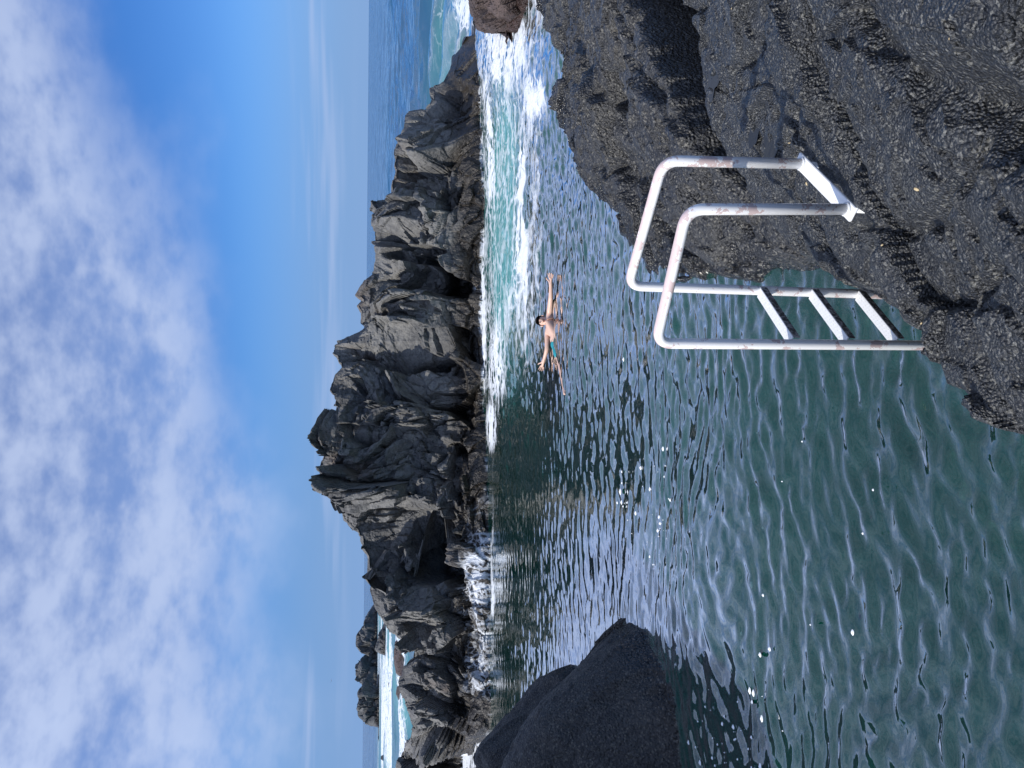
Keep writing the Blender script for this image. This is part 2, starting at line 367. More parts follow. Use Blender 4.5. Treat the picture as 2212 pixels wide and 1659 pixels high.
# ------------------------------------------------------------------ crags: a cliff grown along a crest line
def crag(name, crest, base, mat, ns, nt, setback, ledge, thick, amps, seed, feats=(), origin_uv=None, ubase=None, foam_fn=None, floor=-1.3, smooth=False, cap=0.4):
    cr = np.array(crest, float)
    L = np.r_[0, np.cumsum(np.hypot(*np.diff(cr, axis=0).T))]
    s = np.linspace(0, L[-1], ns)
    uc = np.interp(s, L, cr[:, 0]); vc = np.interp(s, L, cr[:, 1])
    if ubase is None: ub = uc.copy()
    else: ub = np.interp(s, L, ubase)
    bs = np.array(sorted(base)); vb = np.interp(ub, bs[:, 0], bs[:, 1])
    B = at_z(ub, vb, 0*ub)
    led = ledge(ub) if callable(ledge) else ledge
    sb = setback(ub) if callable(setback) else setback
    Cw = at_y(uc, vc, B[:, 1]+led+sb); zc = np.maximum(Cw[:, 2], 0.06)
    k = max(int(ns*0.05), 1); ker = np.hanning(2*k+3); ker /= ker.sum()
    zs = np.maximum(np.convolve(np.pad(zc, k+1, mode='edge'), ker, 'valid'), 0.3)
    yc = B[:, 1]+led+sb*np.clip(zc/zs, 0, 1.5)**1.6
    Cw = at_y(uc, vc, yc); zc = np.maximum(Cw[:, 2], 0.06)
    nb_ = max(nt//3, 6)
    tf = np.linspace(0, 1, nt); tb = np.linspace(0, 1, nb_+1)[1:]
    cols = []
    for t in tf:
        z = floor+(zc-floor)*t; h = np.clip(z/zs, 0, 1.5); hx = np.clip(z/zc, 0, 1)
        y = B[:, 1]+led*sst(0.05, 0.75, z)*np.minimum(1, hx*3)+sb*h**1.6+np.minimum(z, 0)*0.35
        x = (B[:, 0]/B[:, 1]*(1-hx)+Cw[:, 0]/yc*hx)*y
        cols.append(np.stack([x, y, z], 1))
    for t in tb:
        z = zc+(floor-zc)*t**1.5; y = yc+thick*t**0.8
        cols.append(np.stack([Cw[:, 0]+(Cw[:, 0]/yc)*(y-yc), y, z], 1))
    Pm = np.stack(cols, 1)                              # ns x T x 3
    # rounded ends
    T = Pm.shape[1]; ymid = Pm[:, :, 1].mean(1)
    def endcap(col, sgn):
        ym = col[:, 1].mean(); o = []
        for k in range(1, 9):
            a = k/8*math.pi/2; c = col.copy(); c[:, 1] = ym+(col[:, 1]-ym)*math.cos(a); c[:, 0] += sgn*cap*math.sin(a); o.append(c)
        return o
    dirn = 1 if cr[0, 0] > cr[-1, 0] else -1
    Pm = np.array(list(reversed(endcap(Pm[0], dirn)))+list(Pm)+endcap(Pm[-1], -dirn))
    n0, T = Pm.shape[:2]
    du = np.gradient(Pm, axis=0); dt = np.gradient(Pm, axis=1); N = np.cross(du, dt)
    N /= np.linalg.norm(N, axis=2, keepdims=True)+1e-9
    if N[n0//2, nt//2, 1] > 0: N = -N
    Pf = Pm.reshape(-1, 3); Nf = N.reshape(-1, 3)
    W = Pf + 0.35*amps[0][0]*np.stack([vnoise(Pf/amps[0][0]*1.3, seed+40+i) for i in range(3)], 1)
    D = np.zeros(len(Pf)); crack = np.zeros(len(Pf))
    for k, (cell, amp) in enumerate(amps):
        fv, ed = facets(W*np.array([1.0, 1.0, 0.8]), cell, seed+k*7)
        D += amp*fv; 
        if k < 3: D -= 0.06*cell*np.exp(-(ed/0.06)**2)
    D += fbm(Pf, 0.9/amps[-1][0], 3, seed+90)*amps[-1][1]*0.6
    tt = np.tile(np.r_[tf, 1+tb], n0); zf = Pf[:, 2]
    env = np.where(tt <= 1, 0.14+0.86*sst(1.0, 0.84, tt), 0.14+0.4*(tt-1))
    ztop = np.repeat(np.r_[[zc[0]]*8, zc, [zc[-1]]*8], T)
    env *= np.clip(ztop/1.5, 0.25, 1)*(0.30+0.70*sst(0.1, 1.2, zf))
    pu, pv = proj(Pf)
    for f in feats:
        kind, u0, v0, ru, rv, a = f
        q = ((pu-u0)/ru)**2+((pv-v0)/rv)**2
        msk = sst(1.25, 0.75, q+0.35*vnoise(Pf*1.4, seed+5))*(tt <= 1.0)
        if kind == 'pit': D -= a*msk/np.maximum(env, 0.3)
        else: D = D*(1-0.6*msk)+msk*a*(pu-u0)/ru          # slab that turns its face to the left
    up = np.array([0, 0, 1.0])
    Pd = Pf+Nf*(D*env)[:, None]+0.25*up*(D*env*np.sign(zf-0.3))[:, None]*sst(0.3, 1.2, zf)[:, None]
    at = {}
    if foam_fn is not None: at['foam'] = foam_fn(pu, pv, Pd, tt)
    org = (float(Pd[:, 0].mean()), float(Pd[:, 1].mean()), 0.0)
    return mesh_obj(name, Pd, grid_faces(n0, T), mat, smooth=smooth, origin=org, attrs=at)

base_line = [(-250, 985), (0, 1000), (38, 1003), (60, 1040), (100, 1057), (300, 1060), (450, 1057), (700, 1050), (950, 1041), (1250, 1044), (1480, 1043), (1540, 1034), (1590, 1029)]
main_crest = [(1585, 1027), (1579, 1008), (1552, 993), (1537, 978), (1510, 972), (1483, 958), (1474, 946), (1468, 931), (1445, 929), (1430, 919), (1421, 883),
    (1412, 873), (1382, 870), (1361, 853), (1343, 847), (1308, 843), (1284, 841), (1260, 834), (1242, 832), (1234, 820), (1230, 797), (1216, 780), (1195, 794),
    (1166, 806), (1134, 803), (1128, 812), (1101, 812), (1065, 806), (1056, 794), (1021, 768), (1009, 782), (998, 770), (982, 779), (961, 779), (952, 792),
    (939, 779), (922, 739), (916, 722), (897, 713), (866, 734), (851, 722), (830, 710), (815, 707), (800, 719), (756, 715), (744, 740), (733, 755), (726, 734),
    (721, 682), (697, 666), (691, 690), (682, 681), (676, 692), (647, 684), (608, 702), (576, 715), (568, 742), (534, 745), (504, 764), (469, 770), (454, 782)]
mb = [max(c[0], 470+0.35*(c[0]-454)) if c[0] < 480 else c[0] for c in main_crest]
def ridge_foam(pu, pv, P, tt):
    d = np.zeros(len(pu))
    zn = P[:, 2]
    band = sst(1.05, 0.25, zn+0.3*vnoise(P*0.8, 3))
    d = np.maximum(d, band*sst(640, 560, pu)*sst(90, 200, pu)*(0.36+0.16*vnoise(P*0.6, 9)))
    d = np.maximum(d, 0.42*sst(0.20, 0.0, zn)*(0.65+0.6*vnoise(P*1.7, 14)))
    return d
tag(crag('rock_ridge', main_crest, base_line, M['ridge'], 760, 230, lambda u: 1.5+0*u, lambda u: 0.45+0.25*sst(700, 480, u), 3.0,
         [(2.3, 0.64), (1.05, 0.28), (0.45, 0.125), (0.18, 0.045)], 11,
         feats=[('pit', 492, 925, 62, 58, 1.5), ('pit', 640, 985, 75, 22, 0.7), ('slab', 915, 880, 55, 105, 0.75), ('slab', 1062, 895, 32, 45, 0.45), ('slab', 975, 855, 26, 50, 0.4),
                ('slab', 720, 800, 26, 34, 0.4), ('slab', 566, 885, 26, 60, 0.5), ('slab', 1160, 860, 34, 70, 0.45), ('slab', 1400, 935, 100, 85, -1.0), ('pit', 1110, 900, 16, 75, 0.7), ('pit', 830, 940, 50, 70, 0.5)],
         ubase=mb, foam_fn=ridge_foam), 'tall jagged grey lava ridge rising behind the swimmer', 'rock')
left_crest = [(620, 900), (560, 872), (520, 852), (473, 836), (448, 818), (424, 803), (385, 797), (350, 809), (322, 824), (294, 836), (273, 871), (259, 880), (250, 889),
    (223, 868), (175, 871), (110, 886), (86, 889), (47, 880), (29, 862), (0, 856), (-110, 850), (-250, 880)]
tag(crag('rock_ridge', left_crest, base_line, M['ridge'], 420, 170, lambda u: 1.5+0*u, lambda u: 0.35+0.35*sst(100, 300, u), 2.6,
         [(1.8, 0.50), (0.85, 0.24), (0.40, 0.09), (0.17, 0.035)], 23,
         feats=[('pit', 478, 925, 75, 60, 1.9), ('pit', 405, 985, 30, 22, 0.9), ('slab', 320, 918, 34, 30, 0.5), ('slab', 378, 975, 14, 14, 0.3)], foam_fn=ridge_foam),
    'low lava ridge with a dark cave, left of the tall ridge', 'rock')

# rocks standing farther out and at the channel
def islet(crest, vb, mat, label, group=None, amps=((1.8, 0.5), (0.8, 0.25), (0.35, 0.1)), ns=110, nt=46, setback=1.2, thick=4.0, floor=-1.3, cat='rock', name='sea_stack', ledge=0.4, cap=0.8):
    us = [c[0] for c in crest]; b = [(min(us)-400, vb), (max(us)+400, vb)] if not isinstance(vb, list) else vb
    o = crag(name, crest, b, mat, ns, nt, setback, ledge, thick, list(amps), int(abs(us[0])*7)+3, floor=floor, cap=cap)
    return tag(o, label, cat, group)
FAR = 'rocks out in the bay on the left'
islet([(360, 812), (354, 808), (327, 788), (309, 786), (285, 770), (262, 768), (247, 779), (238, 800), (234, 814)], 815, M['islet'], 'highest rounded far rock in the bay, nearest the low ridge', FAR, ((6, 1.3), (2.5, .6), (1, .25)), setback=3, thick=9, floor=-3, cap=2)
islet([(240, 812), (232, 791), (217, 777), (205, 778), (196, 782), (180, 788), (165, 792), (158, 814)], 815, M['islet'], 'far dark rock in the bay between two taller rocks', FAR, ((6, 1.2), (2.5, .5), (1, .25)), setback=3, thick=8, floor=-3, cap=2)
islet([(176, 814), (166, 785), (157, 777), (131, 773), (113, 771), (98, 782), (93, 800), (87, 817)], 819, M['islet'], 'leftmost tall far rock in the bay, steep-sided', FAR, ((5, 1.2), (2.2, .5), (1, .25)), setback=3, thick=8, floor=-3, cap=2)
islet([(322, 834), (318, 831), (291, 819), (270, 812), (255, 809), (247, 820), (242, 834)], 835, M['islet'], 'wedge-shaped dark rock in foam before the far rocks', FAR, ((3, .7), (1.3, .3), (.6, .12)), setback=2, thick=5, floor=-2, cap=1.2)
islet([(284, 870), (273, 852), (250, 850), (225, 851), (205, 855), (196, 866), (193, 873)], 874, M['red'], 'flat reddish rock just behind the low ridge', FAR, ((2, .4), (.9, .2), (.4, .08)), setback=1.5, thick=4, floor=-1.5)
islet([(182, 872), (176, 857), (160, 855), (148, 860), (140, 872)], 873, M['red'], 'small reddish rock left of the flat reddish rock', FAR, ((1.5, .35), (.7, .18), (.3, .07)), setback=1.2, thick=3, floor=-1.5)
islet([(192, 846), (183, 838), (172, 840), (158, 841), (140, 846)], 846, M['islet'], 'tiny low dark rock awash in the middle of the bay', FAR, ((1.5, .3), (.7, .15)), ns=60, nt=24, setback=1.5, thick=3, floor=-1)
islet([(30, 830), (26, 823), (19, 822), (14, 830)], 831, M['islet'], 'tiny dark rock at the far left edge of the bay', FAR, ((1.5, .3), (.7, .15)), ns=50, nt=24, setback=1.5, thick=3, floor=-1)
islet([(1830, 1005), (1740, 1003), (1659, 1017), (1630, 1022), (1604, 1027), (1594, 1032), (1589, 1055), (1586, 1095)], [(1500, 1122), (1590, 1124), (1640, 1142), (1700, 1155), (1900, 1165)], M['red'],
      'red-brown rock at the far side of the foaming channel', None, ((0.9, .40), (.4, .22), (.18, .08)), ns=220, nt=90, setback=1.6, thick=3.0, name='channel_rock', ledge=0.2, cap=0.15)
islet([(1588, 1099), (1580, 1093), (1570, 1090), (1560, 1094), (1554, 1100)], 1102, M['red'], 'small red-brown rock awash in white channel foam', None, ((0.5, .12), (.25, .07), (.12, .03)), ns=70, nt=36, setback=0.5, thick=0.8, name='channel_rock', ledge=0.1, cap=0.2)

# ------------------------------------------------------------------ foreground rocks as relief over the plan
def tps(ctrl, Q):
    c = np.array(ctrl, float); n = len(c)
    U = lambda r2: np.where(r2 > 1e-12, 0.5*r2*np.log(np.maximum(r2, 1e-12)), 0)
    d2 = ((c[:, None, :2]-c[None, :, :2])**2).sum(-1)
    K = U(d2)+np.eye(n)*0.02; Pm = np.c_[np.ones(n), c[:, :2]]
    A = np.block([[K, Pm], [Pm.T, np.zeros((3, 3))]])
    w = np.linalg.solve(A, np.r_[c[:, 2], 0, 0, 0])
    r = w[n]+Q[:, 0]*w[n+1]+Q[:, 1]*w[n+2]
    for k in range(n): r = r+w[k]*U((Q[:, 0]-c[k, 0])**2+(Q[:, 1]-c[k, 1])**2)
    return r
def poly_dist(poly, Q):
    p = np.array(poly, float); d = np.full(len(Q), 1e9); ins = np.zeros(len(Q), bool)
    for a, b in zip(p, np.roll(p, -1, 0)):
        e = b-a; w = Q-a; t = np.clip((w@e)/(e@e), 0, 1)
        d = np.minimum(d, np.hypot(w[:, 0]-t*e[0], w[:, 1]-t*e[1]))
        c = ((a[1] > Q[:, 1]) != (b[1] > Q[:, 1])) & (Q[:, 0] < (b[0]-a[0])*(Q[:, 1]-a[1])/(b[1]-a[1]+1e-12)+a[0])
        ins ^= c
    return np.where(ins, -d, d)
def relief(name, ctrl, poly, bounds, step, mat, detail, drop=3.2, rnd_r=0.16, rnd_h=0.10, zmin=-1.2, grooves=(), steps=()):
    x = np.arange(bounds[0], bounds[1], step); y = np.arange(bounds[2], bounds[3], step)
    X_, Y_ = np.meshgrid(x, y, indexing='ij'); Q = np.stack([X_.ravel(), Y_.ravel()], 1)
    Q3 = np.c_[Q, 0*Q[:, 0]]
    Qw = Q+0.05*np.stack([vnoise(Q3*3.1, 801), vnoise(Q3*3.1, 802)], 1)+0.02*np.stack([vnoise(Q3*9, 803), vnoise(Q3*9, 804)], 1)
    d = poly_dist(poly, Qw)
    ok = d < 1.2
    z = tps(ctrl, Q)
    z = z-rnd_h*np.exp(np.minimum(d, 0)/rnd_r)-np.maximum(d, 0)*drop
    for (pts, wd, dp) in grooves:
        gd = np.full(len(Q), 1e9)
        for a, b in zip(pts[:-1], pts[1:]):
            a = np.array(a); b = np.array(b); e = b-a; t = np.clip(((Qw-a)@e)/(e@e), 0, 1)
            gd = np.minimum(gd, np.hypot(*(Qw-a-t[:, None]*e).T))
        z = z-dp*np.exp(-(gd/wd)**2)
    for (pts, wd, dp, reach) in steps:                 # a broken edge: the rock falls away on the right-hand side of the line
        gd = np.full(len(Q), 1e9); sg = np.zeros(len(Q)); tl = np.zeros(len(Q))
        for i_, (a, b) in enumerate(zip(pts[:-1], pts[1:])):
            a = np.array(a); b = np.array(b); e = b-a; t = np.clip(((Qw-a)@e)/(e@e), 0, 1); w = Qw-a-t[:, None]*e
            dd = np.hypot(w[:, 0], w[:, 1]); c = (e[0]*(Qw[:, 1]-a[1])-e[1]*(Qw[:, 0]-a[0]))
            nr = dd < gd; gd = np.where(nr, dd, gd); sg = np.where(nr, np.sign(c), sg); tl = np.where(nr, (i_+t)/(len(pts)-1), tl)
        sd_ = gd*sg
        z = z-dp*sst(0, wd, sd_)*sst(reach, reach*0.5, sd_)*sst(-0.001, 0.15, tl)*sst(1.001, 0.85, tl)
    P = np.c_[Q, np.clip(z, -0.2, 3)*0.25]
    z = z+detail(P)*np.where(d > 0.15, 0.6, 1.0)
    V = np.c_[Q, np.maximum(z, zmin-0.2)]
    keep = (z > zmin) & ok & (Q[:, 0] < 0.56*np.maximum(Q[:, 1], 0)+1.6)
    Fc = grid_faces(len(x), len(y), keep)
    V, Fc, _ = compact(V, Fc)
    org = (float(V[:, 0].mean()), float(V[:, 1].mean()), 0.0)
    return mesh_obj(name, V, Fc, mat, origin=org), (lambda qx, qy: float(tps(ctrl, np.array([[qx, qy]]))[0]))
def W3(l): return [tuple(at_z(u, v, z)) for u, v, z in l]
def W2(l): return [tuple(at_z(u, v, z)[:2]) for u, v, z in l]

def det_ledge(P):
    a, e1 = facets(P, 1.15, 301, 0.6); b, e2 = facets(P, 0.42, 302, 0.7); c, _ = facets(P, 0.13, 303, 0.8)
    r = 0.062*a+0.032*b+0.013*c+0.05*fbm(P, 0.8, 3, 304)+0.012*fbm(P, 9, 2, 305, 0.6)
    r -= 0.055*np.exp(-(e1/0.045)**2)
    pits = sst(0.1, 0.7, vnoise(P*26, 306))*0.010+sst(0.2, 0.8, vnoise(P*11, 307))*0.016
    return r-pits
ledge_edge = [(1111, 1690, .62), (1109, 1740, .65), (1069, 1790, .68), (1049, 1820, .70), (1034, 1850, .72), (1012, 1900, .75), (969, 1935, .78), (909, 1985, .80),
              (859, 2010, .84), (819, 2022, .86), (799, 2060, .9), (759, 2100, .95), (744, 2150, .98), (739, 2212, 1.0)]
ledge_far = [(1800, 1400, 1.05), (1659, 1450, 1.0), (1560, 1487, .97), (1511, 1499, .95), (1434, 1515, .92), (1326, 1545, .84), (1250, 1600, .73), (1160, 1650, .64)]
poly = W2(ledge_edge)+[(-0.35, 1.7), (-0.6, -0.3), (6.0, -0.3), (6.2, 6.5)]+W2(ledge_far)
ctrl = W3(ledge_edge)+W3(ledge_far)+[tuple(c) for c in W3([(1209, 1838, .93), (1309, 1738, .98), (1250, 1790, .94), (1400, 1700, 1.04), (1250, 1690, .86), (1659, 1750, 1.30), (1659, 2212, 1.62), (1300, 2212, 1.45),
       (1000, 2212, 1.22), (1100, 1950, .98), (1150, 2050, 1.12), (1500, 1620, 1.02), (1659, 1570, 1.12), (1450, 1900, 1.28), (1560, 2080, 1.50)])]+[(0.3, 0.3, 1.55), (2.5, 0.3, 1.75), (5, 1.5, 1.9), (5, 4.5, 1.5)]
gro = [(W2([(1090, 1870, .8), (1160, 1905, .95), (1190, 2010, 1.05), (1330, 2110, 1.3)]), 0.035, 0.07), 
       (W2([(1659, 1850, 1.35), (1500, 1965, 1.35), (1390, 2110, 1.4), (1330, 2212, 1.45)]), 0.07, 0.10), (W2([(1470, 1580, 1.0), (1560, 1640, 1.1), (1659, 1650, 1.2)]), 0.035, 0.06),
       (W2([(1440, 2060, 1.45), (1450, 2150, 1.5), (1500, 2230, 1.6)]), 0.10, 0.10), (W2([(1200, 1860, 1.0), (1140, 1800, .85)]), 0.04, 0.06)]
ledge, ledge_z = relief('rock_ledge', ctrl, poly, (-0.75, 5.6, 0.9, 8.6), 0.0118, M['ledge'], det_ledge, grooves=gro, rnd_h=0.03, rnd_r=0.08)
tag(ledge, 'dark wet pitted lava ledge in the foreground carrying the white ladder', 'rock')

def det_round(P):
    a, e1 = facets(P, 1.5, 331, 0.5); b, e2 = facets(P, 0.55, 332, 0.6); c, _ = facets(P, 0.2, 333, 0.7)
    r = 0.11*a+0.060*b+0.024*c+0.08*fbm(P, 0.6, 3, 334)+0.012*fbm(P, 9, 3, 335, 0.6)
    r -= 0.05*np.exp(-(e1/0.05)**2)
    return r-sst(0.2, 0.8, vnoise(P*16, 336))*0.014
re = [(1800, 1110, .45), (1659, 1135, .35), (1619, 1150, .3), (1594, 1180, .26), (1559, 1195, .25), (1529, 1210, .25), (1509, 1205, .25), (1469, 1192, .25), (1419, 1183, .25), (1389, 1188, .25),
      (1359, 1198, .22), (1309, 1213, .2), (1279, 1233, .2), (1239, 1273, .2), (1189, 1293, .2), (1129, 1315, .2), (1092, 1335, .2), (1064, 1372, .22), (1060, 1450, .28), (1052, 1510, .3),
      (1066, 1568, .35), (1086, 1598, .4), (1106, 1640, .45), (1120, 1685, .5)]
rn = [(1170, 1665, .55), (1260, 1630, .75), (1340, 1575, .9), (1440, 1545, .98), (1520, 1525, 1.0), (1600, 1500, 1.02), (1700, 1465, 1.02), (1820, 1420, 1.0)]
ctrl = W3(re)+W3(rn)+W3([(1659, 1300, .95), (1560, 1270, .72), (1450, 1280, .70), (1350, 1290, .55), (1250, 1350, .50), (1420, 1400, .98), (1520, 1385, 1.0), (1300, 1450, .80), (1180, 1400, .48), (1150, 1500, .55), (1200, 1570, .58), (1659, 1370, 1.02), (1310, 1500, .84)])
gro = [(W2([(1560, 1195, .3), (1480, 1240, .6), (1330, 1290, .6), (1220, 1330, .5)]), 0.08, 0.09), (W2([(1400, 1300, .7), (1330, 1370, .7), (1250, 1430, .65)]), 0.07, 0.10), (W2([(1659, 1330, .95), (1530, 1370, .95), (1440, 1420, .95)]), 0.05, 0.14),
       (W2([(1240, 1480, .65), (1170, 1560, .55)]), 0.05, 0.08)]
rock2, _ = relief('rounded_rock', ctrl, W2(re+rn), (0.6, 8.5, 4.6, 16.5), 0.022, M['round'], det_round, grooves=gro, steps=[(W2([(1700, 1330, 1.0), (1600, 1372, 1.02), (1515, 1405, 1.0), (1443, 1432, .98), (1360, 1464, .92), (1290, 1512, .82), (1220, 1580, .66)]), 0.10, 0.8, 4.0), (W2([(1290, 1240, .4), (1260, 1330, .55), (1180, 1400, .5), (1130, 1440, .48)]), 0.12, 0.16, 0.5), (W2([(1530, 1260, .7), (1420, 1290, .75), (1330, 1360, .75)]), 0.10, 0.22, 0.55)], drop=2.6, rnd_r=0.3, rnd_h=0.12)
tag(rock2, 'broad rounded lava rock beside the foaming channel behind the ladder', 'rock')

def det_boulder(P):
    b, _ = facets(P, 0.8, 352, 0.5); c, _ = facets(P, 0.22, 353, 0.7)
    return 0.035*b+0.018*c+0.09*fbm(P, 0.7, 3, 354)+0.022*fbm(P, 6, 3, 355, 0.6)-sst(0.2, 0.8, vnoise(P*15, 356))*0.014
def by_y(l): return [tuple(at_y(u, v, y)) for u, v, y in l]
cr1 = by_y([(-260, 1080, 8.0), (-120, 1115, 8.1), (0, 1145, 8.2), (60, 1158, 8.25), (110, 1180, 8.3), (150, 1212, 8.35), (185, 1243, 8.4), (230, 1292, 8.45), (270, 1322, 8.5), (296, 1350, 8.5)])
wl = W2([(-260, 1492, 0), (-100, 1488, 0), (0, 1482, 0), (120, 1478, 0), (175, 1470, 0), (215, 1445, 0), (258, 1415, 0), (300, 1392, 0), (312, 1375, 0)])
pol = wl+[(-2.6, 9.2), (-3.2, 10.2), (-9, 10.4), (-9, 7.0)]
ctrl = cr1+[(a, b+0.10, 0.10) for a, b in wl]+[(-3.4, 9.6, 0.2), (-5, 9.8, 0.5), (-8, 9.8, 0.8), (-2.9, 9.0, 0.05), (-5.0, 7.55, 0.50), (-3.9, 7.6, 0.48), (-3.3, 7.8, .30)]
b1, _ = relief('boulder', ctrl, pol, (-8.5, -2.2, 6.6, 10.6), 0.026, M['boulder'], det_boulder, drop=2.5, rnd_r=0.2, rnd_h=0.06)
tag(b1, 'shadowed sloping boulder in the left foreground, its point dipping into the water', 'rock')
cr2 = by_y([(-200, 1020, 11.2), (-60, 1034, 11.2), (0, 1038, 11.2), (40, 1036, 11.2), (58, 1062, 11.2), (80, 1102, 11.2), (104, 1158, 11.2)])
pol = [(-4.3, 10.6), (-4.55, 11.7), (-5.2, 12.6), (-9, 12.8), (-9, 10.0), (-5, 10.1)]
ctrl = cr2+[(-4.35, 10.7, 0.15), (-5.2, 10.3, 0.4), (-7, 10.2, 0.7), (-9, 10.2, .9), (-4.7, 12.0, 0.5), (-5.4, 12.5, 0.6), (-8, 12.6, 0.8)]
b2, _ = relief('boulder', ctrl, pol, (-9.5, -3.6, 9.3, 13.6), 0.035, M['boulder'], det_boulder, drop=3.0, rnd_r=0.2, rnd_h=0.05)
tag(b2, 'dark blunt boulder behind the sloping boulder at the left edge', 'rock')

# tall shore rock just outside the left edge; it throws the shade over both boulders
pol = [(-5.7, 4.6), (-5.6, 7.5), (-5.9, 9.6), (-6.6, 11.0), (-11, 11.4), (-12, 5.0), (-8, 4.2)]
ctrl = [(-5.9, 5.2, 3.2), (-6.0, 7.0, 3.5), (-6.3, 9.5, 3.2), (-7, 10.7, 2.8), (-8, 7.5, 3.8), (-10.5, 10, 3.0), (-10.5, 6, 3.4), (-8, 4.2, 3.2)]
b3, _ = relief('shore_rock', ctrl, pol, (-12.6, -4.6, 3.4, 12.2), 0.06, M['boulder'], det_boulder, drop=4.0, rnd_r=0.3, rnd_h=0.2)
tag(b3, 'tall dark shore rock standing left of the two boulders', 'rock')

# small rock pools on the ledge
m, gr = new_mat('rock_pool_water'); M['puddle'] = m
b = gr.n('ShaderNodeBsdfPrincipled'); gr.put(b.inputs['Base Color'], (0.02, 0.022, 0.024)); b.inputs['Roughness'].default_value = 0.03; b.inputs['IOR'].default_value = 1.333
gr.put(b.inputs['Normal'], gr.bump(gr.noise(gr.pos(), 14, 2, 0.5)['Fac'], 0.08, 0.02)); out(gr, b.outputs[0])

from mathutils.bvhtree import BVHTree
def ground(o):
    me = o.data; t = BVHTree.FromPolygons([v.co+o.location for v in me.vertices], [tuple(p.vertices) for p in me.polygons])
    def cast(u, v):
        h = t.ray_cast(Vector(CAM), Vector(rays(u, v)).normalized()); return h[0], h[1]
    def down(x, y):
        h = t.ray_cast(Vector((x, y, 6)), Vector((0, 0, -1))); return h[0].z if h[0] else None
    return cast, down
cast, down = ground(ledge)
for (u, v, rx, ry, lab) in ((1395, 1624, .11, .06, 'small rock pool on the ledge nearest the ladder handrail'), (1489, 1545, .10, .07, 'small rock pool near the far edge of the ledge'), (1345, 1668, .09, .07, 'small rock pool just behind the handrail')):
    h, _n = cast(u, v)
    if h is None: continue
    zs_ = sorted([z for z in (down(h.x+rx*0.8*math.cos(a*0.7), h.y+ry*0.8*math.sin(a*0.7)) for a in range(9)) if z is not None])
    z = zs_[len(zs_)//2]; n = 28; V = [(h.x, h.y, z)]
    for k in range(n):
        a = 2*math.pi*k/n; r = 1.25+0.25*math.sin(3*a+u)+0.15*math.sin(5*a+v); V.append((h.x+rx*r*math.cos(a), h.y+ry*r*math.sin(a), z))
    tag(mesh_obj('rock_pool', V, [(0, 1+k, 1+(k+1) % n) for k in range(n)], M['puddle'], origin=(h.x, h.y, z)), lab, 'puddle', 'rock pools on the ledge')
m, gr = new_mat('shell'); M['shell'] = m
b = gr.n('ShaderNodeBsdfPrincipled'); gr.put(b.inputs['Base Color'], gr.mix(gr.noise(gr.pos(), 60, 2, 0.5)['Fac'], (0.40, 0.28, 0.12), (0.62, 0.52, 0.34))); b.inputs['Roughness'].default_value = 0.5; out(gr, b.outputs[0])
random.seed(21)
spots = [(1130, 1905, 'below the lowest visible ladder step'), (1235, 1590, 'in the hollow behind the near handrail post'), (1350, 1705, 'just right of the base plate'), (1262, 1742, 'between the two handrail feet'),
         (1575, 2050, 'in the bottom right corner of the ledge'), (1640, 1580, 'near the far right edge of the ledge'), (960, 1990, 'where the ladder meets the rock edge'), (1250, 1980, 'in the bare middle of the ledge')]
for (u, v, where) in spots:
    h, nn = cast(u, v)
    if h is None: continue
    V = []; Fc = []; n = 7; L = random.uniform(0.006, 0.013); Wd = L*random.uniform(0.4, 0.8); a0 = random.random()*3
    for ring, (rr, hz) in enumerate(((1.0, 0.0), (0.75, 0.45), (0.0, 0.7))):
        for k in range(n if rr else 1):
            a = 2*math.pi*k/n; x, y = L*rr*math.cos(a), Wd*rr*math.sin(a); V.append((x*math.cos(a0)-y*math.sin(a0), x*math.sin(a0)+y*math.cos(a0), hz*Wd-0.001))
    for k in range(n): Fc += [(k, (k+1) % n, n+(k+1) % n, n+k), (n+k, n+(k+1) % n, 2*n)]
    o = mesh_obj('shell_fragment', V, Fc, M['shell'], smooth=False); o.location = h; o.rotation_euler = nn.to_track_quat('Z', 'Y').to_euler()
    tag(o, 'tiny pale shell fragment '+where, 'shell', 'shell fragments on the ledge')

# ------------------------------------------------------------------ the ladder
def paint(name, peel, base=(0.80, 0.79, 0.76)):
    m, gr = new_mat(name); p = gr.pos(); nz = gr.sep(gr.n('ShaderNodeNewGeometry').outputs['Normal'])[2]
    n = gr.noise(p, 9, 6, 0.68, 0.4)['Fac']; s = gr.noise(p, 70, 3, 0.6)['Fac']
    v = gr.m('ADD', gr.m('ADD', n, gr.m('MULTIPLY', s, 0.10)), gr.m('MULTIPLY', gr.m('MAXIMUM', nz, 0.0), 0.16))
    f = gr.step(v, peel, peel+0.012)
    c = gr.mix(f, base, gr.mix(s, (0.56, 0.42, 0.40), (0.68, 0.56, 0.53)))
    dirt = gr.step(gr.noise(p, 22, 5, 0.7)['Fac'], 0.66, 0.74)
    c = gr.mix(gr.m('MULTIPLY', dirt, 0.45), c, (0.42, 0.38, 0.33))
    b = gr.n('ShaderNodeBsdfPrincipled'); gr.put(b.inputs['Base Color'], c); gr.put(b.inputs['Roughness'], gr.m('ADD', 0.34, gr.m('MULTIPLY', f, 0.25)))
    gr.put(b.inputs['Normal'], gr.bump(gr.m('ADD', gr.m('MULTIPLY', f, -0.4), gr.m('MULTIPLY', s, 0.25)), 0.35, 0.004)); out(gr, b.outputs[0]); return m
M['rail'] = paint('flaking_white_paint', 0.605, (0.90, 0.89, 0.87)); M['tread_paint'] = paint('worn_tread_paint', 0.88, (0.74, 0.74, 0.72)); M['plate'] = paint('white_plate_paint', 0.86, (0.82, 0.83, 0.83))
m, gr = new_mat('rusty_tread_front'); M['tread_dark'] = m
